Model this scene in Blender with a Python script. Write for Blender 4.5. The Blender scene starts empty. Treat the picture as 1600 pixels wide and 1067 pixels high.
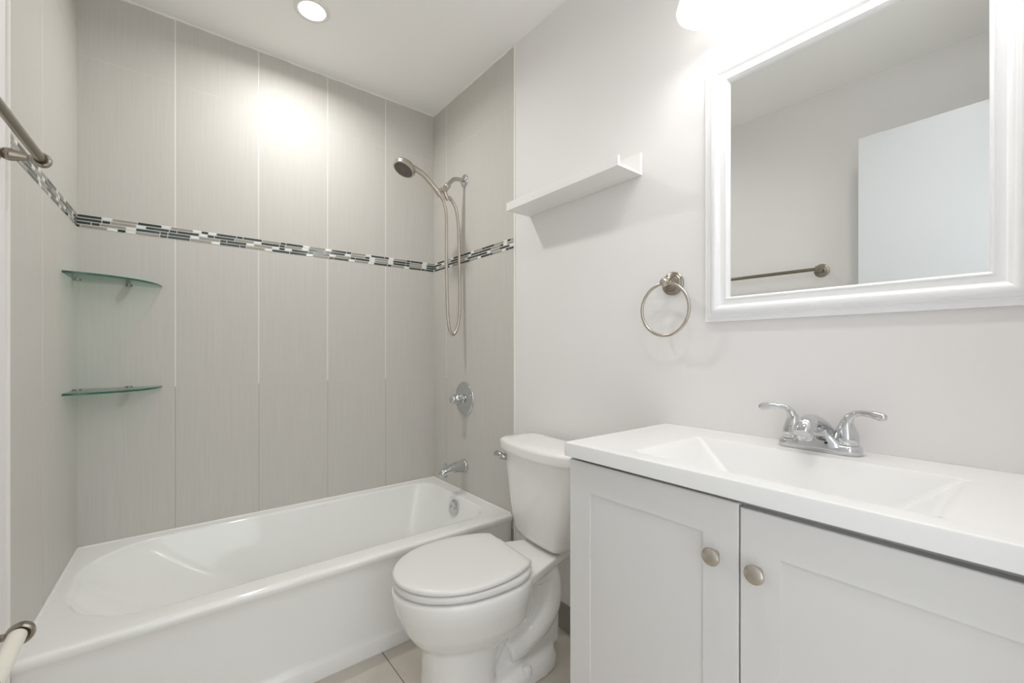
import bpy, bmesh, math, random
from mathutils import Vector, Matrix

random.seed(4)
C = bpy.context.scene.collection
SC = bpy.context.scene
PI = math.pi

# ------------------------------------------------------------------ camera
CAM_H = 1.12
cam_data = bpy.data.cameras.new('camera')
cam_data.sensor_width = 36.0
cam_data.lens = 676.0 / 1600.0 * 36.0
cam_data.shift_y = 15.5 / 1600.0
cam_data.clip_start = 0.02
cam = bpy.data.objects.new('camera', cam_data)
cam.location = (0, 0, CAM_H)
cam.rotation_euler = (PI / 2, 0, math.radians(-38.5))
C.objects.link(cam)
SC.camera = cam

# ------------------------------------------------------------------ world, light, exposure
w = bpy.data.worlds.new('world')
SC.world = w
w.use_nodes = True
w.node_tree.nodes['Background'].inputs[0].default_value = (0.93, 0.97, 1.0, 1)
w.node_tree.nodes['Background'].inputs[1].default_value = 1.25      # daylight of the hall, through the doorway
SC.view_settings.view_transform = 'Standard'
SC.view_settings.look = 'None'
SC.view_settings.gamma = 1.0
SC.view_settings.use_curve_mapping = False
SC.view_settings.exposure = 0.69
SC.cycles.use_denoising = True
SC.cycles.max_bounces = 16
SC.cycles.diffuse_bounces = 10
SC.cycles.glossy_bounces = 6
SC.cycles.transmission_bounces = 10
SC.cycles.sample_clamp_indirect = 4.0
DOWNLIGHT_W = 4.5
VANITY_W = 0.32

# ------------------------------------------------------------------ room numbers
XR = 1.2518            # painted right wall
YB = 2.328             # tiled back wall
YF = -0.12             # inner face of the wall with the doorway
YT = 1.556             # where the tile ends on the side walls
ZC = 2.532             # ceiling
def XL(y):             # left wall, a little out of square
    return -0.272 - 0.034 * (YB - y)

# ------------------------------------------------------------------ materials
def mat(name, color, rough=0.5, metal=0.0, spec=0.5, coat=0.0, trans=0.0, ior=1.45, emit=None, estr=0.0):
    m = bpy.data.materials.new(name)
    m.use_nodes = True
    b = m.node_tree.nodes['Principled BSDF']
    b.inputs['Base Color'].default_value = (*color, 1)
    b.inputs['Roughness'].default_value = rough
    b.inputs['Metallic'].default_value = metal
    b.inputs['Specular IOR Level'].default_value = spec
    b.inputs['Coat Weight'].default_value = coat
    b.inputs['Coat Roughness'].default_value = 0.05
    b.inputs['Transmission Weight'].default_value = trans
    b.inputs['IOR'].default_value = ior
    if emit:
        b.inputs['Emission Color'].default_value = (*emit, 1)
        b.inputs['Emission Strength'].default_value = estr
    return m

def nodes(m):
    nt = m.node_tree
    return nt, nt.nodes, nt.links, nt.nodes['Principled BSDF']

def noise_bump(m, scale, strength, dist=0.001, mapping=None, detail=3):
    nt, N, L, b = nodes(m)
    tc = N.new('ShaderNodeTexCoord'); nz = N.new('ShaderNodeTexNoise'); bp = N.new('ShaderNodeBump')
    nz.inputs['Scale'].default_value = scale; nz.inputs['Detail'].default_value = detail
    if mapping:
        mp = N.new('ShaderNodeMapping'); mp.inputs['Scale'].default_value = mapping
        L.new(tc.outputs['Object'], mp.inputs[0]); L.new(mp.outputs[0], nz.inputs['Vector'])
    else:
        L.new(tc.outputs['Object'], nz.inputs['Vector'])
    bp.inputs['Strength'].default_value = strength; bp.inputs['Distance'].default_value = dist
    L.new(nz.outputs['Fac'], bp.inputs['Height']); L.new(bp.outputs[0], b.inputs['Normal'])
    return nz

def vary(m, c1, c2, scale, mapping=(1, 1, 1), lo=0.35, hi=0.65, detail=3):
    nt, N, L, b = nodes(m)
    tc = N.new('ShaderNodeTexCoord'); mp = N.new('ShaderNodeMapping'); nz = N.new('ShaderNodeTexNoise'); cr = N.new('ShaderNodeValToRGB')
    mp.inputs['Scale'].default_value = mapping; nz.inputs['Scale'].default_value = scale; nz.inputs['Detail'].default_value = detail
    cr.color_ramp.elements[0].position = lo; cr.color_ramp.elements[1].position = hi
    cr.color_ramp.elements[0].color = (*c1, 1); cr.color_ramp.elements[1].color = (*c2, 1)
    L.new(tc.outputs['Object'], mp.inputs[0]); L.new(mp.outputs[0], nz.inputs['Vector'])
    L.new(nz.outputs['Fac'], cr.inputs[0]); L.new(cr.outputs[0], b.inputs['Base Color'])

M = {}
M['paint'] = mat('wall_paint', (0.80, 0.785, 0.778), 0.55, spec=0.3); noise_bump(M['paint'], 220, 0.06)
M['ceiling'] = mat('ceiling_paint', (0.92, 0.915, 0.90), 0.7, spec=0.2); noise_bump(M['ceiling'], 9, 0.25, 0.004)
M['trim'] = mat('trim_white', (0.84, 0.82, 0.78), 0.4)
M['grout'] = mat('grout', (0.80, 0.78, 0.72), 0.85)
M['grout_low'] = mat('grout_stained', (0.42, 0.385, 0.33), 0.85)
M['door'] = mat('door_white', (0.68, 0.70, 0.725), 0.35)
M['hall_floor'] = mat('hall_floor', (0.42, 0.38, 0.33), 0.5)

# linen tile: fine vertical streaks, the same along every wall (x + y runs along each wall)
def tile_material():
    m = mat('linen_tile', (0.6, 0.57, 0.5), 0.40, spec=0.10)
    nt, N, L, b = nodes(m)
    tc = N.new('ShaderNodeTexCoord'); sp = N.new('ShaderNodeSeparateXYZ'); ad = N.new('ShaderNodeMath'); cb = N.new('ShaderNodeCombineXYZ')
    ad.operation = 'ADD'
    L.new(tc.outputs['Object'], sp.inputs[0]); L.new(sp.outputs[0], ad.inputs[0]); L.new(sp.outputs[1], ad.inputs[1])
    L.new(ad.outputs[0], cb.inputs[0]); L.new(sp.outputs[2], cb.inputs[2])
    def nz(sx, sz, det):
        mp = N.new('ShaderNodeMapping'); mp.inputs['Scale'].default_value = (sx, 1, sz)
        n = N.new('ShaderNodeTexNoise'); n.inputs['Scale'].default_value = 1; n.inputs['Detail'].default_value = det
        L.new(cb.outputs[0], mp.inputs[0]); L.new(mp.outputs[0], n.inputs['Vector'])
        return n
    a = nz(420, 7, 2); c = nz(150, 3.0, 3)
    mx = N.new('ShaderNodeMath'); mx.operation = 'ADD'
    L.new(a.outputs['Fac'], mx.inputs[0]); L.new(c.outputs['Fac'], mx.inputs[1])
    hv = N.new('ShaderNodeMath'); hv.operation = 'MULTIPLY'; hv.inputs[1].default_value = 0.5
    L.new(mx.outputs[0], hv.inputs[0])
    cr = N.new('ShaderNodeValToRGB')
    cr.color_ramp.elements[0].position = 0.34; cr.color_ramp.elements[1].position = 0.68
    cr.color_ramp.elements[0].color = (0.56, 0.542, 0.507, 1); cr.color_ramp.elements[1].color = (0.602, 0.586, 0.552, 1)
    L.new(hv.outputs[0], cr.inputs[0]); L.new(cr.outputs[0], b.inputs['Base Color'])
    bp = N.new('ShaderNodeBump'); bp.inputs['Strength'].default_value = 0.05; bp.inputs['Distance'].default_value = 0.001
    L.new(hv.outputs[0], bp.inputs['Height']); L.new(bp.outputs[0], b.inputs['Normal'])
    return m
M['tile'] = tile_material()
M['mos_dark'] = mat('mosaic_dark_glass', (0.035, 0.045, 0.042), 0.12, spec=0.6)
M['mos_teal'] = mat('mosaic_teal_glass', (0.035, 0.07, 0.063), 0.12, spec=0.6)
M['mos_grey'] = mat('mosaic_grey_stone', (0.33, 0.31, 0.275), 0.35)
M['mos_white'] = mat('mosaic_white_glass', (0.82, 0.83, 0.80), 0.12)
M['mos_grout'] = mat('mosaic_grout', (0.74, 0.73, 0.69), 0.8)
M['floor'] = mat('floor_tile', (0.5, 0.47, 0.41), 0.3); vary(M['floor'], (0.54, 0.50, 0.435), (0.60, 0.56, 0.495), 6)
M['floor_grout'] = mat('floor_grout', (0.12, 0.10, 0.08), 0.9)
M['base_tile'] = mat('baseboard_tile', (0.30, 0.285, 0.26), 0.4)
M['acrylic'] = mat('tub_enamel', (0.86, 0.865, 0.85), 0.10, spec=0.5, coat=0.4)
M['porcelain'] = mat('porcelain', (0.84, 0.832, 0.812), 0.09, spec=0.5, coat=0.3)
M['seat'] = mat('seat_plastic', (0.75, 0.742, 0.725), 0.28)
M['cabinet'] = mat('cabinet_paint', (0.69, 0.682, 0.67), 0.38)
M['shadow_gap'] = mat('cabinet_inside', (0.35, 0.30, 0.25), 0.7)
M['stone'] = mat('white_counter', (0.83, 0.83, 0.82), 0.16, spec=0.5)
M['frame'] = mat('mirror_frame_white', (0.86, 0.865, 0.875), 0.28)
M['mirror'] = mat('mirror_silver', (0.88, 0.90, 0.885), 0.0, metal=1.0)
M['chrome'] = mat('chrome', (0.63, 0.64, 0.65), 0.06, metal=1.0)
M['chrome_worn'] = mat('worn_chrome', (0.50, 0.50, 0.49), 0.18, metal=1.0)
M['nickel'] = mat('brushed_nickel', (0.56, 0.51, 0.45), 0.27, metal=1.0)
M['nickel_dark'] = mat('antique_nickel', (0.36, 0.32, 0.27), 0.22, metal=1.0)
M['nickel_bar'] = mat('dark_nickel_bar', (0.27, 0.24, 0.19), 0.24, metal=1.0)
M['nozzle'] = mat('spray_face', (0.17, 0.15, 0.13), 0.45, metal=0.3)
M['dark'] = mat('dark_hole', (0.03, 0.03, 0.03), 0.6)
def thin_glass(name, tint):
    m = bpy.data.materials.new(name); m.use_nodes = True
    nt = m.node_tree; N = nt.nodes; L = nt.links; N.clear()
    out = N.new('ShaderNodeOutputMaterial'); tr = N.new('ShaderNodeBsdfTransparent'); gl = N.new('ShaderNodeBsdfGlossy'); fr = N.new('ShaderNodeFresnel'); mx = N.new('ShaderNodeMixShader')
    tr.inputs[0].default_value = (*tint, 1); gl.inputs['Roughness'].default_value = 0.02; fr.inputs[0].default_value = 1.3
    L.new(fr.outputs[0], mx.inputs[0]); L.new(tr.outputs[0], mx.inputs[1]); L.new(gl.outputs[0], mx.inputs[2]); L.new(mx.outputs[0], out.inputs[0])
    return m
M['glass'] = thin_glass('green_glass', (0.86, 0.975, 0.925))
M['glass_edge'] = mat('green_glass_edge', (0.03, 0.16, 0.10), 0.15, trans=0.3, ior=1.5)
M['shelf_white'] = mat('shelf_white', (0.84, 0.835, 0.82), 0.4)
M['plastic'] = mat('white_plastic', (0.80, 0.78, 0.70), 0.35)
M['shade'] = mat('lit_opal_glass', (0.9, 0.9, 0.9), 0.25, emit=(1.0, 0.99, 0.98), estr=1.8)
M['bulb'] = mat('lit_bulb', (0.9, 0.9, 0.9), 0.3, emit=(1.0, 0.97, 0.92), estr=6.0)
M['lens'] = mat('downlight_lens', (0.9, 0.9, 0.9), 0.3, emit=(1.0, 0.99, 0.97), estr=16.0)
M['caulk'] = mat('caulk', (0.84, 0.83, 0.80), 0.5)

# ------------------------------------------------------------------ object helpers
def root_loc(o):
    while o.parent: o = o.parent
    return o.location.copy()

def obj(name, bm, m, parent=None, sharp=38, smooth=True, bevel=0.0, mats=None):
    """one mesh object; bm is in world coordinates"""
    if parent is not None:
        bmesh.ops.translate(bm, verts=bm.verts, vec=-root_loc(parent))
    bmesh.ops.recalc_face_normals(bm, faces=bm.faces)
    me = bpy.data.meshes.new(name)
    bm.to_mesh(me); bm.free()
    for mm in (mats or [m]): me.materials.append(mm)
    if smooth:
        me.shade_smooth()
        me.set_sharp_from_angle(angle=math.radians(sharp))
    o = bpy.data.objects.new(name, me)
    C.objects.link(o)
    o.parent = parent
    if bevel:
        md = o.modifiers.new('bevel', 'BEVEL'); md.width = bevel; md.segments = 3; md.limit_method = 'ANGLE'; md.angle_limit = math.radians(40)
    return o

def thing(name, label, cat, loc, group=None):
    o = bpy.data.objects.new(name, None)
    o.empty_display_size = 0.05
    C.objects.link(o)
    o.location = loc
    o['label'] = label; o['category'] = cat
    if group: o['group'] = group
    return o

def tag(o, label, cat, group=None):
    o['label'] = label; o['category'] = cat
    if group: o['group'] = group
    return o

def struct(o):
    o['kind'] = 'structure'
    return o

def B(): return bmesh.new()

def box(bm, x0, x1, y0, y1, z0, z1, mi=0):
    v = [bm.verts.new(p) for p in ((x0, y0, z0), (x1, y0, z0), (x1, y1, z0), (x0, y1, z0), (x0, y0, z1), (x1, y0, z1), (x1, y1, z1), (x0, y1, z1))]
    for q in ((3, 2, 1, 0), (4, 5, 6, 7), (0, 1, 5, 4), (1, 2, 6, 5), (2, 3, 7, 6), (3, 0, 4, 7)):
        f = bm.faces.new([v[k] for k in q]); f.material_index = mi
    return v

def loft(bm, rings, cap0=True, cap1=True, closed=True, mi=0):
    R = [[bm.verts.new(p) for p in r] for r in rings]
    n = len(R[0])
    for a, b in zip(R, R[1:]):
        for k in range(n if closed else n - 1):
            j = (k + 1) % n
            f = bm.faces.new((a[k], a[j], b[j], b[k])); f.material_index = mi
    if cap0: bm.faces.new(list(reversed(R[0]))).material_index = mi
    if cap1: bm.faces.new(R[-1]).material_index = mi
    return R

def frame_of(d):
    d = Vector(d).normalized()
    up = Vector((0, 0, 1)) if abs(d.z) < 0.95 else Vector((1, 0, 0))
    a = d.cross(up).normalized(); b = a.cross(d).normalized()
    return d, a, b

def lathe(bm, profile, origin, axis, seg=40, mi=0, cap0=True, cap1=True):
    """profile: (radius, distance along axis)"""
    d, a, b = frame_of(axis); o = Vector(origin)
    rings = []
    for r, h in profile:
        r = max(r, 1e-5)
        rings.append([o + d * h + (a * math.cos(2 * PI * k / seg) + b * math.sin(2 * PI * k / seg)) * r for k in range(seg)])
    loft(bm, rings, cap0, cap1, mi=mi)

def smooth_path(pts, sub=6):
    """Catmull-Rom through tuples of any length"""
    pts = [tuple(p) for p in pts]; out = []
    for i in range(len(pts) - 1):
        p0 = pts[max(i - 1, 0)]; p1 = pts[i]; p2 = pts[i + 1]; p3 = pts[min(i + 2, len(pts) - 1)]
        for s in range(sub):
            t = s / sub
            out.append(tuple(0.5 * (2 * b + (c - a) * t + (2 * a - 5 * b + 4 * c - d) * t * t + (3 * b - a - 3 * c + d) * t ** 3) for a, b, c, d in zip(p0, p1, p2, p3)))
    out.append(pts[-1])
    return out

def tube(bm, pts, rad, seg=14, flat=1.0, ref=None, mi=0, cap=True):
    """pts: points; rad: number or list; flat: squash across the reference direction"""
    P = [Vector(p[:3]) for p in pts]; n = len(P)
    if not hasattr(rad, '__len__'): rad = [rad] * n
    if not hasattr(flat, '__len__'): flat = [flat] * n
    rings = []; prev = None
    for i in range(n):
        d = (P[min(i + 1, n - 1)] - P[max(i - 1, 0)]).normalized()
        if prev is None:
            r = Vector(ref) if ref else (Vector((0, 0, 1)) if abs(d.z) < 0.9 else Vector((1, 0, 0)))
        else: r = prev
        a = (r - d * r.dot(d)).normalized(); b = d.cross(a); prev = a
        rings.append([P[i] + (a * math.cos(2 * PI * k / seg) * flat[i] + b * math.sin(2 * PI * k / seg)) * rad[i] for k in range(seg)])
    loft(bm, rings, cap, cap, mi=mi)

def rrect(x0, x1, y0, y1, r, z, n=8, m=6):
    """rounded rectangle ring, counter-clockwise from the (x0,y0) side; r: number or 4 radii (x0y0, x1y0, x1y1, x0y1)"""
    if not hasattr(r, '__len__'): r = [r] * 4
    cs = [(x0 + r[0], y0 + r[0], PI, r[0]), (x1 - r[1], y0 + r[1], 1.5 * PI, r[1]), (x1 - r[2], y1 - r[2], 0, r[2]), (x0 + r[3], y1 - r[3], 0.5 * PI, r[3])]
    arcs = [[(cx + rr * math.cos(a0 + 0.5 * PI * k / n), cy + rr * math.sin(a0 + 0.5 * PI * k / n)) for k in range(n + 1)] for cx, cy, a0, rr in cs]
    out = []
    for i in range(4):
        out += arcs[i]
        p = arcs[i][-1]; q = arcs[(i + 1) % 4][0]
        out += [(p[0] + (q[0] - p[0]) * k / (m + 1), p[1] + (q[1] - p[1]) * k / (m + 1)) for k in range(1, m + 1)]
    return [Vector((a, b, z)) for a, b in out]

# ------------------------------------------------------------------ the room
bm = B(); box(bm, -0.62, 1.46, YF - 0.14, 2.5, -0.08, -0.003, 1)
for i in range(-3, 3):                      # 61 cm floor tiles, one joint at x = 0.625
    for j in range(-1, 4):
        x0 = 0.625 + i * 0.61; y0 = 0.36 + j * 0.61
        a, b_ = max(x0, -0.6) + 0.0015, min(x0 + 0.61, 1.44) - 0.0015
        c, d = max(y0, YF - 0.13) + 0.0015, min(y0 + 0.61, 2.48) - 0.0015
        if b_ - a > 0.01 and d - c > 0.01: box(bm, a, b_, c, d, -0.008, 0.0, 0)
box(bm, -0.62, 1.46, YF - 1.9, YF - 0.14, -0.08, -0.002, 2)     # hall floor beyond the doorway
struct(obj('floor', bm, None, mats=[M['floor'], M['floor_grout'], M['hall_floor']], smooth=False))
bm = B(); box(bm, -0.62, 1.46, YF - 0.14, 2.5, ZC, ZC + 0.08)
struct(obj('ceiling', bm, M['ceiling'], smooth=False))

LOW, BAND0, BAND1, HIGH = 0.971, 1.595, 1.647, 2.257     # tile rows: grout line, mosaic band, upper grout line
def tile_panel(name, o, u, n, length, joints, z0=0.30):
    """wall slab in grout colour with real tiles a hair proud; o = tile face at floor level, u = along, n = out into the room"""
    o = Vector(o); u = Vector(u).normalized(); n = Vector(n).normalized(); zz = Vector((0, 0, 1))
    bm = B()
    def slab(u0, u1, z0, z1, d0, d1, mi, ch=0.0):
        c = [(u0, z0), (u1, z0), (u1, z1), (u0, z1)]
        back = [o + u * a + zz * b + n * d0 for a, b in c]
        mid = [o + u * a + zz * b + n * (d1 - ch) for a, b in c]
        e = [(u0 + ch, z0 + ch), (u1 - ch, z0 + ch), (u1 - ch, z1 - ch), (u0 + ch, z1 - ch)]
        top = [o + u * a + zz * b + n * d1 for a, b in e]
        loft(bm, [back, mid, top] if ch else [back, top], mi=mi)
    slab(0, length, 0, LOW, -0.10, -0.0004, 2); slab(0, length, LOW, ZC, -0.10, -0.0004, 1)
    J = [0.0] + list(joints) + [length]
    for a, b in zip(J, J[1:]):
        ga = 0.0018 if a > 0 else 0.0; gb = 0.0018 if b < length else 0.0
        for r0, r1 in ((z0, LOW), (LOW, BAND0), (BAND1, HIGH), (HIGH, ZC)):
            k = 0.55 if r1 <= LOW else 1.0
            slab(a + ga * k - (0.004 if a == 0 else 0), b - gb * k, r0 + (0 if r0 <= z0 else 0.0008 if r0 == LOW else 0.0004), r1 - (0 if r1 in (BAND0, ZC) else 0.0008 if r1 == LOW else 0.0004), -0.02, 0.0, 0, 0.0004)
    return struct(obj(name, bm, None, mats=[M['tile'], M['grout'], M['grout_low']], smooth=False))

def mosaic(name, o, u, n, length):
    o = Vector(o); u = Vector(u).normalized(); n = Vector(n).normalized(); zz = Vector((0, 0, 1))
    bm = B()
    def slab(u0, u1, z0, z1, d0, d1, mi):
        c = [(u0, z0), (u1, z0), (u1, z1), (u0, z1)]
        loft(bm, [[o + u * a + zz * b + n * d0 for a, b in c], [o + u * a + zz * b + n * d1 for a, b in c]], mi=mi)
    slab(0.0, length, BAND0, BAND1, -0.01, 0.0002, 4)
    rows = 4; h = (BAND1 - BAND0) / rows
    for r in range(rows):
        x = -random.uniform(0.0, 0.07)
        seq = ['dark', 'short', 'grey', 'white', 'teal', 'short', 'dark', 'white', 'grey', 'short', 'dark', 'white', 'grey', 'white']
        k = random.randrange(len(seq))
        while x < length:
            s = seq[k % len(seq)]; k += 1
            if random.random() < 0.12: k += 1
            L_ = {'dark': 0.0765, 'teal': 0.0765, 'grey': 0.0765, 'short': 0.0255, 'white': 0.029}[s]
            a = max(x + 0.0015, 0.001); b = min(x + L_ - 0.0015, length - 0.001)
            if b - a > 0.003:
                mi = {'dark': 0, 'short': 0, 'teal': 1, 'grey': 2, 'white': 3}[s]
                slab(a, b, BAND0 + r * h + 0.0019, BAND0 + (r + 1) * h - 0.0019, -0.004, 0.0014, mi)
            x += L_
    return struct(obj(name, bm, None, mats=[M['mos_dark'], M['mos_teal'], M['mos_grey'], M['mos_white'], M['mos_grout']], smooth=False))

XRT = XR - 0.002
LB = XRT - XL(YB)
tile_panel('wall_back', (XL(YB), YB, 0), (1, 0, 0), (0, -1, 0), LB, [0.297 + 0.3085 * k for k in range(4)])
mosaic('trim_1', (XL(YB), YB, 0), (1, 0, 0), (0, -1, 0), LB)
LR = YB - YT
tile_panel('wall_right', (XRT, YB, 0), (0, -1, 0), (-1, 0, 0), LR, [0.152])
mosaic('trim_2', (XRT, YB, 0), (0, -1, 0), (-1, 0, 0), LR)
ul = Vector((-0.034, -1, 0)); LL = LR * ul.length; nl = Vector((1, -0.034, 0))
tile_panel('wall_left', (XL(YB), YB, 0), ul, nl, LL, [0.473])
mosaic('trim_3', (XL(YB), YB, 0), ul, nl, LL)

# painted stretches of the side walls
bm = B(); box(bm, XR, XR + 0.12, YF - 0.14, YT - 0.008, 0, ZC)
struct(obj('wall_right_painted', bm, M['paint'], smooth=False))
bm = B()
a0, a1 = XL(YF - 0.14), XL(YT - 0.008)
loft(bm, [[Vector(p) for p in ((a0 - 0.12, YF - 0.14, z), (a0 - 0.002, YF - 0.14, z), (a1 - 0.002, YT - 0.008, z), (a1 - 0.12, YT - 0.008, z))] for z in (0, ZC)])
struct(obj('wall_left_painted', bm, M['paint'], smooth=False))
# white bead closing the tile edges
bm = B(); box(bm, XR - 0.005, XR + 0.03, YT - 0.009, YT, 0, ZC)
struct(obj('trim_4', bm, M['trim'], bevel=0.0015))
bm = B(); box(bm, XL(YT) - 0.03, XL(YT) + 0.004, YT - 0.009, YT, 0, ZC)
struct(obj('trim_5', bm, M['trim'], bevel=0.0015))
# wall with the doorway, behind the camera
DX0, DX1, DZ = -0.13, 0.66, 2.16
bm = B()
box(bm, -0.50, DX0, YF - 0.12, YF, 0, ZC); box(bm, DX1, XR, YF - 0.12, YF, 0, ZC); box(bm, DX0, DX1, YF - 0.12, YF, DZ, ZC)
struct(obj('wall_front', bm, M['paint'], smooth=False))
bm = B()
for x0, x1 in ((DX0 - 0.065, DX0 + 0.004), (DX1 - 0.004, DX1 + 0.065)): box(bm, x0, x1, YF, YF + 0.015, 0, DZ + 0.06)
box(bm, DX0 + 0.004, DX1 - 0.004, YF, YF + 0.015, DZ - 0.004, DZ + 0.06)
struct(obj('trim_6', bm, M['trim'], bevel=0.003))
# open door standing along the left wall (seen in the mirror)
bm = B(); box(bm, DX0 - 0.055, DX0 - 0.02, YF + 0.02, 0.60, 0.01, 2.155)
struct(obj('door_1', bm, M['door'], bevel=0.002))
# grey tile baseboard behind the toilet
bm = B(); box(bm, XR - 0.010, XR + 0.01, 0.782, YT - 0.012, 0.0, 0.105)
struct(obj('baseboard_right', bm, M['base_tile'], bevel=0.001))

# ------------------------------------------------------------------ bathtub
TZ = 0.366
def build_tub():
    t = thing('bathtub', 'white enamelled alcove bathtub with smooth apron filling the tiled recess', 'bathtub', (0.49, 1.95, 0))
    bm = B()
    xl0, xl1, xr = XL(1.56) + 0.001, XL(YB) + 0.001, XRT - 0.001
    n, m = 10, 8
    def outer(yf, z, xin=0.0):
        r = rrect(0, 1, 0, 1, 0.002, z, n, m)
        out = []
        for p in r:
            xl = xl0 + (xl1 - xl0) * p.y
            out.append(Vector((xl + (xr - xl) * p.x, yf + (YB - 0.001 - yf) * p.y, z)))
        return out
    rings = [outer(1.563, 0.0), outer(1.564, 0.046), outer(1.566, 0.051), outer(1.573, 0.058), outer(1.5755, 0.075), outer(1.574, 0.30),
             outer(1.570, 0.330), outer(1.5655, 0.338), outer(1.563, 0.345), outer(1.5625, 0.352), outer(1.5635, 0.358), outer(1.567, 0.363), outer(1.574, 0.3655), outer(1.582, TZ)]
    # basin opening and walls
    X0, X1, Y0, Y1 = -0.240, 1.185, 1.646, 2.276
    def inner(t, z, dr=0.0):
        il = 0.005 + 0.36 * t ** 1.3; ir = 0.003 + 0.075 * t; ifr = 0.003 + 0.085 * t; ib = 0.003 + 0.075 * t
        rl = 0.24 - 0.05 * t; rr = 0.11 + 0.02 * t
        return rrect(X0 + il, X1 - ir, Y0 + ifr, Y1 - ib, (rl, rr, rr, rl), z, n, m)
    rings.append(rrect(X0 - 0.008, X1 + 0.008, Y0 - 0.008, Y1 + 0.008, (0.25, 0.115, 0.115, 0.25), TZ, n, m))
    rings.append(rrect(X0, X1, Y0, Y1, (0.243, 0.112, 0.112, 0.243), TZ - 0.0015, n, m))
    rings.append(inner(0.0, TZ - 0.006))
    rings.append(inner(0.02, TZ - 0.015))
    for k in range(1, 11):
        tt = k / 10
        rings.append(inner(0.02 + 0.86 * tt, TZ - 0.015 - 0.225 * tt))
    for f, z in ((0.93, 0.105), (1.0, 0.088), (1.12, 0.076), (1.3, 0.071)):
        rings.append(inner(f, z))
    loft(bm, rings, True, True)
    obj('tub_shell', bm, M['acrylic'], t, sharp=50)
    # overflow plate on the drain end
    oc = Vector((1.163, 1.945, 0.31))
    ax = Vector((-1, 0, 0.22))
    bm = B(); lathe(bm, [(0.0, 0.010), (0.025, 0.0095), (0.035, 0.008), (0.0395, 0.004), (0.040, -0.012)], oc, ax)
    p = obj('overflow_plate', bm, M['chrome'], t)
    d, a, b = frame_of(ax)
    for s in (-1, 1):
        bm = B(); lathe(bm, [(0.0, 0.0125), (0.0045, 0.012), (0.0055, 0.009), (0.0055, 0.006)], oc + a * 0.018 * s, ax, 16)
        obj('screw', bm, M['chrome_worn'], p)
    return t
build_tub()
# caulk bead along the tub
bm = B()
tube(bm, [(XL(1.575) + 0.002, 1.575, TZ), (XL(YB) + 0.003, YB - 0.003, TZ)], 0.005, 8)
tube(bm, [(XL(YB) + 0.003, YB - 0.003, TZ), (XRT - 0.003, YB - 0.003, TZ)], 0.005, 8)
tube(bm, [(XRT - 0.002, YB - 0.003, TZ), (XRT - 0.002, 1.575, TZ)], 0.005, 8)
struct(obj('trim_7', bm, M['caulk']))

# uneven caulk where the tile meets the ceiling
bm = B()
for p, q in (((XL(YB), YB), (XRT, YB)), ((XRT, YB), (XRT, YT)), ((XL(YB), YB), (XL(YT), YT))):
    p, q = Vector((*p, ZC)), Vector((*q, ZC)); n_ = 40
    tube(bm, [p.lerp(q, k / n_) for k in range(n_ + 1)], [0.005 + random.uniform(-0.0015, 0.003) for k in range(n_ + 1)], 8)
struct(obj('trim_8', bm, M['caulk']))

# ------------------------------------------------------------------ toilet
TY, TA = 1.172, math.radians(5.0)            # the toilet stands slightly turned towards the tub
def F(f, s, z):                              # f = distance from the wall, s = sideways
    f -= 0.018
    return Vector((XR - 0.018 - f * math.cos(TA) + s * math.sin(TA), TY + f * math.sin(TA) + s * math.cos(TA), z))

def egg(fb, ff, hw, z, n=56, pw=2.0, backp=2.6):
    """egg outline: rounded front, squarer back"""
    fc = fb + (ff - fb) * 0.44
    out = []
    for k in range(n):
        a = 2 * PI * k / n
        c, s = math.cos(a), math.sin(a)
        if c >= 0:
            e = pw; L_ = ff - fc
        else:
            e = backp; L_ = fc - fb
        x = math.copysign(abs(c) ** (2 / e), c) * L_
        y = math.copysign(abs(s) ** (2 / e), s) * hw
        out.append(F(fc + x, y, z))
    return out

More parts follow.
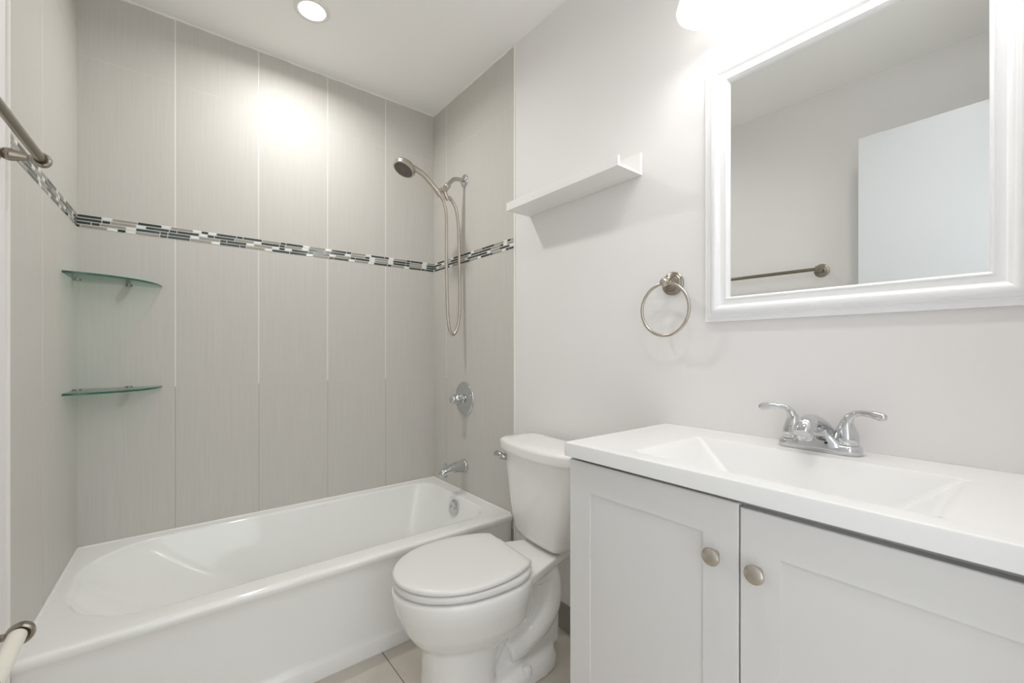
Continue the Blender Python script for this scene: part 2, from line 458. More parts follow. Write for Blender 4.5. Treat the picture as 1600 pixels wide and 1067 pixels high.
def build_toilet():
    t = thing('toilet', 'white two-piece toilet with round closed lid beside the bathtub', 'toilet', (XR - 0.38, TY + 0.03, 0))
    # porcelain base: several overlapping volumes fused into one skin
    bm = B()
    loft(bm, [egg(0.27, 0.721, 0.184, 0.394), egg(0.27, 0.726, 0.189, 0.386), egg(0.27, 0.724, 0.188, 0.36), egg(0.27, 0.716, 0.181, 0.33),
              egg(0.27, 0.702, 0.169, 0.295), egg(0.27, 0.687, 0.157, 0.26), egg(0.28, 0.663, 0.138, 0.225), egg(0.32, 0.640, 0.118, 0.202),
              egg(0.38, 0.630, 0.110, 0.180, pw=2.2), egg(0.40, 0.628, 0.108, 0.10, pw=2.3), egg(0.40, 0.632, 0.110, 0.05, pw=2.3), egg(0.39, 0.638, 0.115, 0.0, pw=2.3)])
    def deck(hw0, hw1, f0, f1, z0, z1, e=0.0):
        ring = lambda z, g: [F(f0 + g, -hw0 + g, z), F(f1, -hw1 + g, z), F(f1, hw1 - g, z), F(f0 + g, hw0 - g, z)]
        loft(bm, [ring(z0, e), ring(z0 + (z1 - z0) * 0.5, 0), ring(z1, 0)])
    dk = lambda z, g: [F(f, y, z) for f, y in ((0.05, -0.05 + g), (0.165, -0.088 + g), (0.30, -0.140 + g), (0.40, -0.150), (0.40, 0.150), (0.30, 0.140 - g), (0.165, 0.100 - g), (0.05, 0.08 - g))]
    loft(bm, [dk(0.335, 0.03), dk(0.360, 0.006), dk(0.392, 0.0)])
    deck(0.038, 0.05, 0.115, 0.45, 0.05, 0.35)
    for s in (-1, 1):                         # the trapway shows as a fat S on both flanks
        path = smooth_path([(0.250, 0.040 * s, 0.345, 0.046), (0.185, 0.040 * s, 0.330, 0.047), (0.165, 0.040 * s, 0.255, 0.045), (0.180, 0.041 * s, 0.190, 0.044),
                            (0.235, 0.044 * s, 0.145, 0.043), (0.300, 0.046 * s, 0.118, 0.042), (0.350, 0.044 * s, 0.105, 0.040)], 6)
        tube(bm, [F(*p[:3]) for p in path], [p[3] for p in path], 16)
        path = smooth_path([(0.30, 0.03 * s, 0.33, 0.06), (0.36, 0.035 * s, 0.24, 0.055), (0.43, 0.035 * s, 0.13, 0.05), (0.46, 0.035 * s, 0.06, 0.05)], 5)
        tube(bm, [F(*p[:3]) for p in path], [p[3] for p in path], 16)
    loft(bm, [egg(0.13, 0.50, 0.104, 0.0, pw=3), egg(0.13, 0.50, 0.102, 0.028, pw=3), egg(0.14, 0.49, 0.090, 0.050, pw=3), egg(0.155, 0.47, 0.06, 0.066, pw=3)])
    o = obj('bowl', bm, M['porcelain'], t, sharp=180)
    md = o.modifiers.new('fuse', 'REMESH'); md.mode = 'VOXEL'; md.voxel_size = 0.0055; md.use_smooth_shade = True
    md = o.modifiers.new('soft', 'SMOOTH'); md.factor = 0.5; md.iterations = 10
    for s in (-1, 1):
        bm = B(); lathe(bm, [(0.017, 0.035), (0.017, 0.048), (0.0155, 0.058), (0.011, 0.064), (0.0, 0.066)], F(0.300, 0.090 * s, 0.0), (0, 0, 1), 20)
        obj('bolt_cap', bm, M['porcelain'], t)
    # tank
    def tank_ring(z, f0, f1, hw, bow, r=0.03, cs=0.019):
        pts = rrect(-1, 1, 0, 1, 0.0001, 0, 6, 8)
        base = rrect(-hw, hw, f0, f1, (0.012, 0.012, r, r), 0, 7, 8)
        return [F(p.y + bow * (1 - (p.x / hw) ** 2) * max(0, (p.y - f0) / (f1 - f0)), p.x + cs, z) for p in base]
    bm = B()
    loft(bm, [tank_ring(0.398, 0.06, 0.165, 0.112, 0.008, cs=0.03), tank_ring(0.406, 0.045, 0.178, 0.130, 0.010, cs=0.03), tank_ring(0.43, 0.040, 0.186, 0.142, 0.014, cs=0.03),
              tank_ring(0.52, 0.038, 0.190, 0.168, 0.022, cs=0.024), tank_ring(0.64, 0.037, 0.195, 0.191, 0.030, cs=0.017), tank_ring(0.735, 0.037, 0.200, 0.206, 0.033, cs=0.019)])
    obj('tank', bm, M['porcelain'], t, sharp=60)
    bm = B()
    loft(bm, [tank_ring(0.733, 0.036, 0.205, 0.213, 0.038, 0.04), tank_ring(0.735, 0.032, 0.210, 0.218, 0.040, 0.04), tank_ring(0.762, 0.030, 0.212, 0.22, 0.040, 0.04),
              tank_ring(0.770, 0.032, 0.210, 0.218, 0.040, 0.04), tank_ring(0.774, 0.040, 0.202, 0.21, 0.040, 0.04), tank_ring(0.7755, 0.07, 0.16, 0.17, 0.03, 0.04)])
    obj('tank_lid', bm, M['porcelain'], t, sharp=60)
    # flush lever, front left of the tank
    bm = B()
    lathe(bm, [(0.013, -0.005), (0.013, 0.014), (0.011, 0.018), (0.0, 0.019)], F(0.200, 0.180, 0.700), (-1, 0.087, 0), 20)
    path = smooth_path([F(0.214, 0.178, 0.700), F(0.226, 0.188, 0.702), F(0.230, 0.206, 0.706), F(0.226, 0.228, 0.706), F(0.219, 0.246, 0.698)], 5)
    tube(bm, path, [0.008 + 0.003 * math.sin(i / (len(path) - 1) * PI) for i in range(len(path))], 12, flat=[1.25] * len(path))
    obj('flush_lever', bm, M['chrome_worn'], t)
    # seat and lid
    bm = B()
    def seat_ring(z, g, bk=0.285): return egg(bk + g, 0.722 - g, 0.186 - g, z, pw=2.05, backp=3.0)
    def hole(z, g): return egg(0.36 + g, 0.645 - g, 0.112 - g, z)
    loft(bm, [hole(0.399, 0), seat_ring(0.399, 0.010), seat_ring(0.400, 0.003), seat_ring(0.405, 0.0), seat_ring(0.416, 0.001), seat_ring(0.4195, 0.005), seat_ring(0.421, 0.014), hole(0.418, 0.0), hole(0.399, 0.0)], False, False)
    obj('seat', bm, M['seat'], t, sharp=60)
    bm = B(); lc = F(0.50, 0, 0)
    def lid_ring(z, g):
        # round front, straight back edge with nearly square corners
        fc, hw, fr = 0.50, 0.182 - g, 0.722 - g
        right = [(fc + (fr - fc) * math.sin(0.5 * PI * k / 22), hw * math.cos(0.5 * PI * k / 22)) for k in range(23)]           # side -> tip
        side = smooth_path([(0.312 + g, 0.0), (0.312 + g, 0.117 - g * 0.5), (0.317 + g, 0.131 - g * 0.7), (0.335, 0.1465 - g), (0.38, 0.165 - g), (0.44, 0.1785 - g), (fc, hw)], 5)
        half = side[:-1] + right                                 # back centre -> tip
        out = [F(f, y, z) for f, y in half] + [F(f, -y, z) for f, y in reversed(half[1:-1])]
        return out
    loft(bm, [lid_ring(0.4245, 0.006), lid_ring(0.4255, 0.001), lid_ring(0.432, 0.0), lid_ring(0.436, 0.003), lid_ring(0.439, 0.010), [Vector((*(lc + (p - lc) * 0.85).to_2d(), 0.4400)) for p in lid_ring(0, 0.01)], [Vector((*(lc + (p - lc) * 0.45).to_2d(), 0.4408)) for p in lid_ring(0, 0.01)]])
    obj('lid', bm, M['seat'], t, sharp=50)
    for s in (-1, 1):
        bm = B()
        path = [F(0.296, (0.055) * s, 0.411), F(0.296, 0.098 * s, 0.411)]
        tube(bm, path, 0.0105, 14)
        loft(bm, [[F(f, 0.075 * s + y, z) for f, y in ((0.284, -0.014), (0.306, -0.014), (0.306, 0.014), (0.284, 0.014))] for z in (0.391, 0.405)])
        obj('hinge', bm, M['seat'], t)
    return t
build_toilet()

# ------------------------------------------------------------------ vanity cabinet, top, faucet
VX, VY0, VY1 = 0.805, -0.075, 0.775      # door face, ends
def build_vanity():
    t = thing('vanity_cabinet', 'white shaker vanity cabinet with two doors under the sink', 'cabinet', (1.03, 0.35, 0))
    bm = B()
    x0 = VX + 0.021
    for y0, y1 in ((VY0, VY0 + 0.016), (VY1 - 0.016, VY1)): box(bm, x0, XR - 0.003, y0, y1, 0.0, 0.853)
    box(bm, x0 + 0.06, x0 + 0.075, VY0 + 0.016, VY1 - 0.016, 0.0, 0.09)
    box(bm, x0, XR - 0.003, VY0 + 0.016, VY1 - 0.016, 0.09, 0.105)
    box(bm, x0, x0 + 0.016, VY0 + 0.016, VY1 - 0.016, 0.80, 0.846)
    box(bm, XR - 0.02, XR - 0.004, VY0 + 0.016, VY1 - 0.016, 0.105, 0.70)
    obj('carcass', bm, M['cabinet'], t, smooth=False)
    def door(y0, y1, z0, z1, ky, kz):
        bm = B()
        st, rl = 0.066, 0.072
        R = lambda x, g, gz: [Vector((x, y0 + g, z0 + gz)), Vector((x, y1 - g, z0 + gz)), Vector((x, y1 - g, z1 - gz)), Vector((x, y0 + g, z1 - gz))]
        loft(bm, [R(VX + 0.019, 0, 0), R(VX + 0.0015, 0, 0), R(VX, 0.0015, 0.0015), R(VX, st, rl), R(VX + 0.0036, st + 0.0004, rl + 0.0004), R(VX + 0.0036, st + 0.05, rl + 0.05)])
        o = obj('door', bm, M['cabinet'], t, smooth=False)
        bm = B()
        lathe(bm, [(0.007, -0.001), (0.006, 0.006), (0.0065, 0.011), (0.0130, 0.0155), (0.0160, 0.0185), (0.0168, 0.0215), (0.0160, 0.0240), (0.012, 0.0265), (0.006, 0.0278), (0.0, 0.0282)], (VX, ky, kz), (-1, 0, 0), 40)
        obj('knob', bm, M['nickel'], o)
    door(0.3565, VY1 - 0.001, 0.10, 0.8465, 0.397, 0.741)
    door(VY0 + 0.001, 0.3535, 0.10, 0.8405, 0.3215, 0.738)
build_vanity()

def build_top():
    bm = B()
    x0, x1, y0, y1 = 0.791, XR - 0.001, VY0 - 0.006, VY1 + 0.006
    zt, zb = 0.890, 0.854
    n, m = 6, 8
    o = lambda g, z: rrect(x0 + g, x1, y0 + g, y1 - g, 0.003, z, n, m)
    bx0, bx1, by0, by1 = 0.841, 1.122, 0.100, 0.602
    rings = [o(0.004, zb), o(0.001, zb + 0.001), o(0, zb + 0.003), o(0, zt - 0.004), o(0.0012, zt - 0.0012), o(0.004, zt)]
    b = lambda gx0, gx1, gy, r, z: rrect(bx0 + gx0, bx1 - gx1, by0 + gy, by1 - gy, r, z, n, m)
    rings += [b(-0.005, -0.005, -0.010, 0.012, zt), b(0, 0, 0, 0.010, zt - 0.0015), b(0.004, 0.003, 0.009, 0.010, zt - 0.007)]
    for k in range(1, 8):
        q = k / 7
        rings.append(b(0.004 + 0.028 * q, 0.003 + 0.040 * q, 0.009 + 0.095 * q, 0.010 + 0.015 * q, zt - 0.007 - 0.083 * q))
    rings += [b(0.040, 0.052, 0.118, 0.028, zt - 0.097), b(0.055, 0.065, 0.14, 0.03, zt - 0.100)]
    loft(bm, rings, cap0=False)
    t = thing('vanity_sink', 'white one-piece vanity sink with rectangular basin below the mirror', 'sink', (1.02, 0.35, zb))
    o = obj('basin_slab', bm, M['stone'], t, sharp=30)
    md = o.modifiers.new('flat', 'WEIGHTED_NORMAL'); md.keep_sharp = True; md.weight = 100
    # overflow slot in the front wall of the basin
    bm = B()
    loft(bm, [[Vector((0.8515 + 0.004 * k, 0.352 + 0.020 * math.cos(a), 0.8735 + 0.0035 * math.sin(a))) for a in [2 * PI * i / 20 for i in range(20)]] for k in range(2)])
    obj('overflow_slot', bm, M['chrome'], t)
    bm = B(); lathe(bm, [(0.021, 0.0), (0.021, 0.003), (0.018, 0.004), (0.013, 0.004), (0.013, 0.008), (0.0, 0.0085)], (0.985, 0.351, 0.790), (0, 0, 1), 28)
    obj('drain', bm, M['chrome'], t)
build_top()

def build_faucet():
    fx, fy, z0 = 1.195, 0.346, 0.890
    t = thing('faucet', 'chrome centerset faucet with two lever handles behind the basin', 'faucet', (fx, fy, z0))
    bm = B()
    g = lambda d, z: rrect(fx - 0.030 + d, fx + 0.027 - d, fy - 0.083 + d, fy + 0.083 - d, 0.0265 - d, z, 8, 6)
    loft(bm, [g(0.001, z0 + 0.0005), g(0, z0 + 0.002), g(0.0005, z0 + 0.014), g(0.003, z0 + 0.019), g(0.008, z0 + 0.0215), g(0.02, z0 + 0.022)])
    base = obj('base', bm, M['chrome'], t)
    # spout: wide saddle between the handles, narrowing to a domed nose
    bm = B()
    secs = [(0.012, 0.016, 0.052, 0.010), (0.010, 0.028, 0.043, 0.014), (0.004, 0.042, 0.033, 0.017), (-0.012, 0.056, 0.026, 0.018), (-0.036, 0.066, 0.0225, 0.018),
            (-0.062, 0.070, 0.021, 0.018), (-0.084, 0.067, 0.0205, 0.018), (-0.100, 0.059, 0.019, 0.016), (-0.110, 0.050, 0.0165, 0.012)]
    S = smooth_path(secs, 4)
    rings = []
    for i, (dx, z, hw, th) in enumerate(S):
        a = S[max(i - 1, 0)]; b = S[min(i + 1, len(S) - 1)]
        d = Vector((b[0] - a[0], 0, b[1] - a[1])).normalized(); nn = Vector((-d.z, 0, d.x))
        c = Vector((fx + dx, fy, z0 + z))
        rings.append([c + Vector((0, 1, 0)) * (math.copysign(abs(math.cos(u)) ** 0.85, math.cos(u)) * hw) + nn * (math.sin(u) * th) for u in [2 * PI * k / 28 for k in range(28)]])
    loft(bm, rings)
    # front apron of the body under the spout
    R = []
    for z, hw, xf in ((0.012, 0.056, -0.029), (0.022, 0.050, -0.028), (0.034, 0.038, -0.026), (0.046, 0.027, -0.026), (0.056, 0.020, -0.030)):
        R.append([Vector((fx + x, fy + y, z0 + z)) for x, y in ((xf, -hw * 0.86), (xf - 0.001, -hw * 0.5), (xf - 0.001, hw * 0.5), (xf, hw * 0.86), (xf + 0.008, hw), (0.012, hw), (0.012, -hw), (xf + 0.008, -hw))])
    loft(bm, R)
    sp = obj('spout', bm, M['chrome'], t, sharp=55)
    bm = B(); lathe(bm, [(0.0165, 0.0), (0.0165, 0.020), (0.0145, 0.022), (0.0145, 0.026), (0.012, 0.026), (0.012, 0.022), (0, 0.022)], (fx - 0.088, fy, z0 + 0.060), (0, 0, -1), 30)
    obj('aerator', bm, M['chrome'], sp)
    bm = B(); lathe(bm, [(0.0, 0.0015), (0.003, 0.001), (0.003, -0.002)], (fx - 0.0298, fy - 0.022, z0 + 0.0235), (-1, 0, 0), 16)  # dark disc painting the shade inside a small hole in the body
    obj('hole_disc', bm, M['dark'], sp)
    for s in (-1, 1):
        hy = fy + 0.0525 * s
        bm = B()
        lathe(bm, [(0.0235, 0.0215), (0.0240, 0.0235), (0.0240, 0.026), (0.0225, 0.0275), (0.0235, 0.030), (0.0225, 0.040), (0.0195, 0.052), (0.0160, 0.062), (0.0125, 0.070), (0.009, 0.076), (0.0, 0.078)], (fx, hy, z0), (0, 0, 1), 32)
        path = smooth_path([(0, 0, 0.062, 0.0115), (-0.001, 0.004, 0.078, 0.0100), (-0.003, 0.014, 0.090, 0.0075), (-0.006, 0.028, 0.0945, 0.0064), (-0.010, 0.045, 0.0945, 0.0072), (-0.012, 0.057, 0.0925, 0.0088), (-0.0145, 0.067, 0.0905, 0.0088), (-0.0155, 0.0725, 0.0895, 0.0055)], 5)
        tube(bm, [(fx + p[0], hy + p[1] * s, z0 + p[2]) for p in path], [p[3] for p in path], 16, flat=[1.0 if i < 8 else 0.82 for i in range(len(path))], ref=(-0.3, 0, 1))
        obj('lever_handle', bm, M['chrome'], t)
build_faucet()

# ------------------------------------------------------------------ framed mirror
def build_mirror():
    t = thing('wall_mirror', 'large mirror in white moulded frame above the vanity', 'mirror', (XR, 0.326, 1.2055))
    y0, y1, z0, z1 = 0.011, 0.641, 1.2055, 1.948
    prof = [(0, 0), (0, 0.016), (0.001, 0.017), (0.0122, 0.0185), (0.0132, 0.0218), (0.0152, 0.0230), (0.0170, 0.0220), (0.0182, 0.0228), (0.022, 0.0280), (0.0265, 0.0310), (0.031, 0.0320),
            (0.0355, 0.0310), (0.040, 0.0280), (0.0435, 0.0238), (0.0460, 0.0218), (0.048, 0.0213), (0.0595, 0.0222), (0.0608, 0.0243), (0.0635, 0.0245), (0.065, 0.023), (0.069, 0.010), (0.069, 0.002)]
    bm = B()
    rings = [[Vector((XR - h - 0.0005, y0 + d, z0 + d)), Vector((XR - h - 0.0005, y1 - d, z0 + d)), Vector((XR - h - 0.0005, y1 - d, z1 - d)), Vector((XR - h - 0.0005, y0 + d, z1 - d))] for d, h in prof]
    loft(bm, rings, False, False)
    obj('mirror_frame', bm, M['frame'], t, sharp=32)
    bm = B(); box(bm, XR - 0.0105, XR - 0.003, y0 + 0.0685, y1 - 0.0685, z0 + 0.0685, z1 - 0.0685)
    obj('mirror_glass', bm, M['mirror'], t, smooth=False)
build_mirror()

# ------------------------------------------------------------------ vanity light above the mirror
def build_vanity_light():
    t = thing('vanity_light', 'vanity light with glowing opal glass shades above the mirror', 'lamp', (XR, 0.345, 2.12))
    bm = B(); box(bm, XR - 0.022, XR - 0.0005, 0.06, 0.63, 2.11, 2.22)
    obj('back_plate', bm, M['nickel'], t, bevel=0.006)
    for y in (0.56, 0.345, 0.13):
        sx, zb = 1.102, 2.014
        bm = B()
        path = smooth_path([(XR - 0.02, y, 2.165), (XR - 0.07, y, 2.185), (sx + 0.02, y, 2.195), (sx, y, 2.175), (sx, y, 2.155)], 6)
        tube(bm, path, 0.009, 12)
        lathe(bm, [(0.0, 0.0), (0.022, -0.002), (0.030, -0.012), (0.032, -0.035), (0.028, -0.036), (0.0, -0.036)], (sx, y, 2.170), (0, 0, 1), 28)
        obj('arm', bm, M['nickel'], t)
        bm = B()
        outp = [(0.030, 0.130), (0.040, 0.122), (0.052, 0.100), (0.062, 0.070), (0.070, 0.040), (0.077, 0.015), (0.081, 0.002)]
        inp = [(r - 0.0035, h) for r, h in reversed(outp)]
        lathe(bm, outp + [(0.0805, 0.0)] + [(0.078, 0.0)] + inp, (sx, y, zb), (0, 0, 1), 40, cap0=False, cap1=False)
        sh = obj('glass_shade', bm, M['shade'], t, sharp=60)
        bm = B(); lathe(bm, [(0.0, 0.026), (0.012, 0.028), (0.022, 0.036), (0.026, 0.050), (0.024, 0.066), (0.016, 0.085), (0.013, 0.10), (0.013, 0.128)], (sx, y, zb), (0, 0, 1), 24)
        obj('bulb', bm, M['bulb'], sh)
        ld = bpy.data.lights.new('vanity_bulb_light', 'POINT'); ld.energy = VANITY_W; ld.color = (1.0, 0.985, 0.97); ld.shadow_soft_size = 0.022
        lo = bpy.data.objects.new('vanity_bulb_light', ld); lo.location = (sx, y, zb + 0.012); C.objects.link(lo)
        lo.parent = None
build_vanity_light()

# ------------------------------------------------------------------ recessed light over the tub, plus an added unseen one
def build_downlight(x, y, label, spread, watts):
    t = thing('recessed_light', label, 'lamp', (x, y, ZC))
    bm = B(); lathe(bm, [(0.070, 0.0), (0.070, -0.003), (0.066, -0.006), (0.052, -0.006), (0.050, -0.003), (0.050, 0.0)], (x, y, ZC), (0, 0, 1), 48, cap0=False, cap1=False)
    obj('trim_ring', bm, M['trim'], t)
    bm = B(); lathe(bm, [(0.051, 0.0), (0.051, -0.003), (0.0, -0.0035)], (x, y, ZC), (0, 0, 1), 48)
    obj('lens', bm, M['lens'], t)
    ld = bpy.data.lights.new('downlight', 'AREA'); ld.shape = 'DISK'; ld.size = 0.10; ld.energy = watts; ld.color = (1.0, 0.99, 0.97)
    ld.spread = math.radians(spread)
    lo = bpy.data.objects.new('downlight', ld); lo.location = (x, y, ZC - 0.008); C.objects.link(lo)
build_downlight(0.467, 1.915, 'round glowing recessed ceiling light over the bathtub', 164, DOWNLIGHT_W)
build_downlight(0.50, 0.33, 'added unseen ceiling fill light in front of the vanity', 150, 1.5)  # added out of view to brighten this half of the room from above

# ------------------------------------------------------------------ picture-ledge shelf
bm = B()
sy0, sy1, sz = 0.868, 1.447, 1.7135
prof = [(0.0, 0.0), (0.130, 0.0), (0.130, 0.034), (0.120, 0.034), (0.120, 0.010), (0.011, 0.010), (0.011, 0.074), (0.0, 0.074)]
loft(bm, [[Vector((XR - 0.0008 - f, y, sz + h)) for f, h in prof] for y in (sy0, sy1)])
o = obj('ledge_shelf', bm, M['shelf_white'], smooth=False, bevel=0.0008)
tag(o, 'white picture ledge shelf on the painted wall above the toilet', 'shelf')

# ------------------------------------------------------------------ towel ring
ROSETTE = [(r * 1.08, h) for r, h in [(0.034, 0.0), (0.034, 0.004), (0.0315, 0.007), (0.029, 0.0075), (0.0275, 0.010), (0.025, 0.0115), (0.0215, 0.012), (0.0205, 0.0155), (0.017, 0.0175), (0.0135, 0.018), (0.011, 0.023)]]
def build_towel_ring():
    ry, rz = 0.754, 1.334
    t = thing('towel_ring', 'brushed nickel towel ring left of the mirror', 'towel ring', (XR, ry, rz))
    bm = B(); lathe(bm, ROSETTE + [(0.0, 0.0235)], (XR - 0.0005, ry, rz), (-1, 0, 0), 40)
    obj('rosette', bm, M['nickel_dark'], t)
    bm = B()
    lathe(bm, [(0.011, 0.02), (0.0085, 0.028), (0.0085, 0.034), (0.012, 0.040), (0.0145, 0.048), (0.0135, 0.056), (0.009, 0.061), (0.0, 0.0625)], (XR, ry, rz), (-1, 0, 0), 32)
    obj('post', bm, M['nickel'], t)
    bm = B()
    cx, cz, R = XR - 0.049, rz - 0.084, 0.081
    pts = [(cx - 0.006 * math.cos(a), ry - 0.012 + R * math.sin(a) + 0.012, cz + R * math.cos(a)) for a in [2 * PI * k / 72 for k in range(72)]]
    rings = []
    for k in range(72):
        a = 2 * PI * k / 72
        rad = Vector((0, math.sin(a), math.cos(a)))
        c = Vector((cx, ry, cz)) + rad * R
        rings.append([c + (rad * math.cos(u) + Vector((1, 0, 0)) * math.sin(u)) * 0.0048 for u in [2 * PI * j / 12 for j in range(12)]])
    rings.append(rings[0])
    loft(bm, rings, False, False)
    bmesh.ops.remove_doubles(bm, verts=bm.verts, dist=1e-5)
    obj('ring', bm, M['nickel'], t)
build_towel_ring()

# ------------------------------------------------------------------ towel bar and roller holder on the left wall
def bracket(t, y, z, out, mat_arm, cup, rise=0.0):
    """rosette on the wall, tapered arm, eye that takes the bar"""
    xw = XL(y) - 0.002
    bm = B(); lathe(bm, [(r, h * 0.5) for r, h in ROSETTE] + [(0.0, 0.0118)], (xw, y, z), (1, 0, 0), 36)
    obj('rosette', bm, M['nickel_dark'], t)
    bm = B()
    L_ = out - cup
    prof = [(0.012, 0.009), (0.010, 0.0125), (0.0125, 0.017), (0.0140, 0.023), (0.0130, 0.030), (0.0095, L_ * 0.70), (0.0072, L_ * 0.86), (0.0078, L_ + 0.002)]
    lathe(bm, smooth_path(prof, 5), (xw, y, z), (1, 0, 0), 28)
    # eye: a round collar about the bar, axis along the wall
    lathe(bm, [(cup - 0.004, -0.007), (cup - 0.001, -0.009), (cup + 0.003, -0.007), (cup + 0.0045, 0.0), (cup + 0.003, 0.007), (cup - 0.001, 0.009), (0.0, 0.0105)], (xw + out, y, z), (0, 1, 0), 32)
    obj('post', bm, mat_arm, t)

def build_towel_bar():
    ya, yb, z, out = 0.80, 1.463, 1.563, 0.075
    t = thing('towel_bar', 'brushed nickel towel bar high on the left painted wall', 'towel bar', (XL(1.13), 1.13, z))
    for y in (ya, yb): bracket(t, y, z, out, M['nickel_dark'], 0.013)
    bm = B(); tube(bm, [(XL(ya) + out - 0.002, ya, z), (XL(yb) + out - 0.002, yb, z)], 0.0096, 20)
    obj('bar', bm, M['nickel_bar'], t)
build_towel_bar()

def build_roller():
    ya, yb, z, out = 1.115, 1.315, 0.545, 0.073
    t = thing('toilet_paper_holder', 'empty toilet paper holder with white plastic roller beside the tub', 'paper holder', (XL(1.23), 1.23, z))
    for y in (ya, yb): bracket(t, y, z, out, M['nickel_dark'], 0.018)
    bm = B()
    x = XL(1.23) + out - 0.002
    lathe(bm, [(0.0, 0.0), (0.009, 0.002), (0.0150, 0.004), (0.0150, 0.086), (0.0162, 0.087), (0.0162, 0.182), (0.009, 0.185), (0.0, 0.186)], (x, yb - 0.006, z), (0, -1, 0), 28)
    obj('roller', bm, M['plastic'], t)
build_roller()

# ------------------------------------------------------------------ glass corner shelves
def glass_shelf(z, label):
    t = thing('corner_shelf', label, 'shelf', (XL(YB) + 0.08, YB - 0.08, z), 'glass corner shelves')
    cx, cy, th = XL(YB) + 0.0015, YB - 0.0015, 0.0075
    R = 0.252
    def ring(zz, g=0.0):
        pts = [Vector((cx, cy, zz))]
        for k in range(33):
            a = 0.5 * PI * k / 32
            rr = R - g
            x = cx + rr * math.sin(a) - 0.034 * rr * math.cos(a) + 0.0005; y = cy - rr * math.cos(a)
            pts.append(Vector((max(x, XL(y) + 0.001), y, zz)))
        return pts
    bm = B()
    rs = [ring(z - th / 2, 0.001), ring(z - th / 2 + 0.001), ring(z + th / 2 - 0.001), ring(z + th / 2, 0.001)]
    loft(bm, rs)
    bm.faces.ensure_lookup_table()
    for f in bm.faces:
        c = f.calc_center_median(); f.normal_update()
        if len(f.verts) == 4 and math.hypot(c.x - cx, c.y - cy) > R * 0.9: f.material_index = 1
    obj('glass_pane', bm, None, t, sharp=30, mats=[M['glass'], M['glass_edge']])
    for px, py in ((XL(YB - 0.085) + 0.014, YB - 0.085), (XL(YB) + 0.150, YB - 0.014)):
        bm = B()
        lathe(bm, [(0.0, -0.0095), (0.010, -0.0092), (0.0115, -0.008), (0.0115, -0.0042), (0.0, -0.0042)], (px, py, z), (0, 0, 1), 24)
        lathe(bm, [(0.0, 0.0042), (0.0115, 0.0042), (0.0115, 0.0065), (0.010, 0.0075), (0.0, 0.0078)], (px, py, z), (0, 0, 1), 24)
        w0 = (XL(py), py, z) if py < YB - 0.05 else (px, YB, z)
        for h0, h1 in ((-0.0092, -0.0042), (0.0042, 0.0072)):
            if py < YB - 0.05: box(bm, w0[0], px, py - 0.008, py + 0.008, z + h0, z + h1)
            else: box(bm, px - 0.008, px + 0.008, py, YB, z + h0, z + h1)
        obj('clip', bm, M['chrome_worn'], t)
glass_shelf(1.389, 'upper green-edged glass corner shelf, under the mosaic band')
glass_shelf(0.974, 'lower green-edged glass corner shelf, nearer the tub')

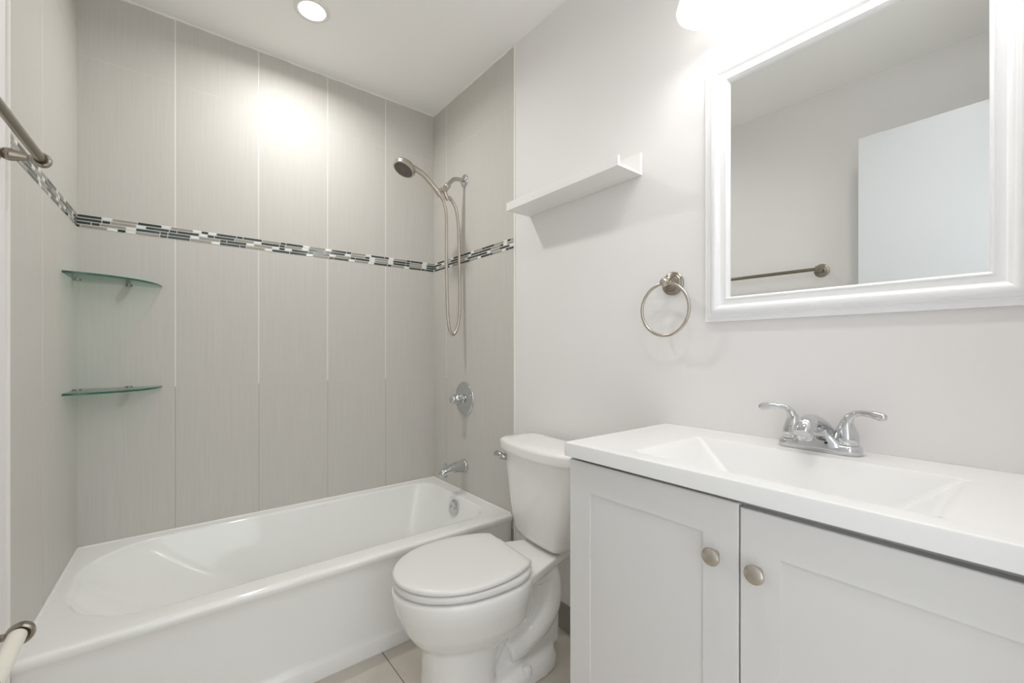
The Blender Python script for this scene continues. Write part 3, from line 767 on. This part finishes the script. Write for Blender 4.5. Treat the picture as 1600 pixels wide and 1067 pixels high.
# ------------------------------------------------------------------ shower: arm, hand shower, valve, spout
SHY = 1.979
def build_shower():
    t = thing('hand_shower', 'brushed nickel hand shower with long looped hose on its chrome wall arm', 'shower', (XRT, SHY, 2.036))
    bm = B(); lathe(bm, [(0.034, 0.0), (0.034, 0.003), (0.031, 0.007), (0.022, 0.011), (0.013, 0.013), (0.0, 0.0135)], (XRT, SHY, 2.036), (-1, 0, 0), 36)
    obj('flange', bm, M['chrome'], t)
    bm = B()
    tube(bm, smooth_path([(XRT - 0.005, SHY, 2.036), (XRT - 0.04, SHY, 2.036), (XRT - 0.068, SHY, 2.028), (XRT - 0.090, SHY, 2.006), (XRT - 0.108, SHY, 1.984)], 6), 0.0105, 16)
    obj('shower_arm', bm, M['chrome_worn'], t)
    bm = B()
    d = Vector((-0.62, 0, -0.78)).normalized()
    p0 = Vector((XRT - 0.100, SHY, 1.992))
    lathe(bm, [(0.0, -0.002), (0.0145, 0.0), (0.0155, 0.004), (0.0155, 0.020), (0.0135, 0.023), (0.0165, 0.027), (0.0165, 0.040), (0.012, 0.044), (0.012, 0.058), (0.0, 0.06)], p0, d, 24)
    # side clamp that carries the handle, and the hose outlet below
    q = p0 + d * 0.046
    tube(bm, [q, q + Vector((-0.022, 0, 0.0))], 0.011, 16)
    tube(bm, [q + Vector((0.002, 0, 0)), q + Vector((0.016, 0, -0.030)), q + Vector((0.026, 0, -0.046))], [0.0105, 0.0115, 0.009], 16)
    obj('holder', bm, M['nickel'], t)

    h = t
    ha = Vector((1.099, SHY, 1.925))             # lower end of the handle, in the clamp
    path = smooth_path([(1.102, 1.920, 0.0125), (1.090, 1.938, 0.0150), (1.083, 1.945, 0.0152), (1.078, 1.949, 0.0128), (1.045, 1.978, 0.0125), (1.005, 2.008, 0.0130), (0.970, 2.022, 0.0138), (0.945, 2.028, 0.0160)], 5)
    bm = B(); tube(bm, [(p[0], SHY, p[1]) for p in path], [p[2] for p in path], 18)
    obj('handle', bm, M['nickel'], h)
    n = Vector((-0.46, -0.08, -0.87)).normalized()
    hc = Vector((0.905, SHY, 2.018))
    bm = B(); lathe(bm, [(0.0, -0.026), (0.022, -0.025), (0.040, -0.020), (0.050, -0.011), (0.0535, -0.002), (0.0555, 0.000), (0.0555, 0.006), (0.0530, 0.008), (0.0530, 0.014), (0.0500, 0.017), (0.046, 0.0165)], hc, n, 44, cap1=False)
    hd = obj('spray_head', bm, M['nickel'], h)
    bm = B(); lathe(bm, [(0.0470, 0.0155), (0.034, 0.0160), (0.033, 0.0175), (0.026, 0.0178), (0.025, 0.0165), (0.012, 0.0165), (0.010, 0.0185), (0.0, 0.019)], hc, n, 40)
    d3, a3, b3 = frame_of(n)
    for R_, k_ in ((0.040, 18), (0.029, 12), (0.018, 8)):
        for k in range(k_):
            u = 2 * PI * k / k_
            lathe(bm, [(0.0022, 0.015), (0.0016, 0.0195), (0.0, 0.0197)], hc + (a3 * math.cos(u) + b3 * math.sin(u)) * R_, n, 6)
    obj('spray_face', bm, M['nozzle'], hd)
    hose = smooth_path([(1.106, SHY, 1.922), (1.123, SHY, 1.892), (1.135, SHY, 1.835), (1.137, SHY, 1.74), (1.137, SHY - 0.002, 1.55), (1.138, SHY - 0.006, 1.38), (1.141, SHY - 0.01, 1.285),
                        (1.150, SHY - 0.012, 1.232), (1.168, SHY - 0.013, 1.208), (1.188, SHY - 0.013, 1.228), (1.206, SHY - 0.01, 1.285), (1.215, SHY - 0.006, 1.37), (1.217, SHY, 1.55), (1.212, SHY, 1.72), (1.205, SHY, 1.82), (1.192, SHY, 1.880), (1.170, SHY, 1.912), (1.150, SHY, 1.927)], 10)
    bm = B()
    rr = [0.0076 + 0.0004 * (i % 2) for i in range(len(hose))]
    tube(bm, hose, rr, 12)
    lathe(bm, [(0.009, 0.0), (0.009, 0.022), (0.007, 0.026)], hose[0], Vector(hose[4]) - Vector(hose[0]), 18)
    lathe(bm, [(0.0095, 0.0), (0.0095, 0.020), (0.007, 0.026)], hose[-1], Vector(hose[-6]) - Vector(hose[-1]), 18)
    obj('hose', bm, M['nickel'], h)
build_shower()

def build_valve():
    z = 0.868
    t = thing('shower_valve', 'round chrome shower valve plate with knob on tiled wall', 'shower valve', (XRT, SHY, z))
    bm = B(); lathe(bm, [(0.089, 0.0), (0.089, 0.003), (0.086, 0.007), (0.078, 0.010), (0.074, 0.009), (0.060, 0.013), (0.040, 0.017), (0.028, 0.019), (0.0, 0.0195)], (XRT, SHY, z), (-1, 0, 0), 64)
    obj('escutcheon', bm, M['chrome'], t)
    bm = B()
    seg = 48; rings = []
    for r, hh, am in ((0.025, 0.012, 0), (0.026, 0.020, 0), (0.022, 0.024, 0), (0.022, 0.030, 0.0), (0.027, 0.034, 0.07), (0.0285, 0.044, 0.09), (0.0275, 0.056, 0.09), (0.024, 0.063, 0.05), (0.022, 0.066, 0), (0.0235, 0.070, 0), (0.023, 0.080, 0), (0.018, 0.086, 0), (0.008, 0.089, 0)):
        rings.append([Vector((XRT - hh, SHY + r * (1 + am * math.cos(8 * a)) * math.cos(a), z + r * (1 + am * math.cos(8 * a)) * math.sin(a))) for a in [2 * PI * k / seg for k in range(seg)]])
    loft(bm, rings)
    obj('knob', bm, M['chrome'], t)
build_valve()

def build_spout():
    z = 0.508
    t = thing('tub_spout', 'chrome tub spout on the tiled wall over the tub', 'tub spout', (XRT, SHY, z))
    bm = B()
    lathe(bm, [(0.033, 0.0), (0.033, 0.010), (0.0295, 0.014)], (XRT, SHY, z), (-1, 0, 0), 32, cap1=False)
    secs = smooth_path([(0.010, 0.0, 0.030, 0.030), (0.05, -0.001, 0.0285, 0.028), (0.09, -0.006, 0.0265, 0.0235), (0.118, -0.012, 0.0245, 0.020), (0.138, -0.022, 0.022, 0.020), (0.146, -0.036, 0.020, 0.012)], 4)
    rings = []
    for i, (f, dz, hw, hh) in enumerate(secs):
        tilt = max(0, (f - 0.115) / 0.031) * 0.9
        c = Vector((XRT - f, SHY, z + dz)); upv = Vector((-math.sin(tilt), 0, math.cos(tilt)))
        rings.append([c + Vector((0, 1, 0)) * math.cos(u) * hw + upv * math.sin(u) * hh for u in [2 * PI * k / 28 for k in range(28)]])
    loft(bm, rings)
    lathe(bm, [(0.019, 0.0), (0.019, 0.014), (0.015, 0.014), (0.015, 0.004), (0, 0.004)], (XRT - 0.126, SHY, z - 0.024), (-0.15, 0, -1), 24)
    s = obj('body', bm, M['chrome'], t, sharp=50)
    bm = B(); lathe(bm, [(0.004, 0.0), (0.004, 0.012), (0.008, 0.014), (0.0085, 0.019), (0.006, 0.022), (0.0, 0.0225)], (XRT - 0.120, SHY, z + 0.006), (0, 0, 1), 20)
    obj('diverter_knob', bm, M['chrome'], t)
build_spout()
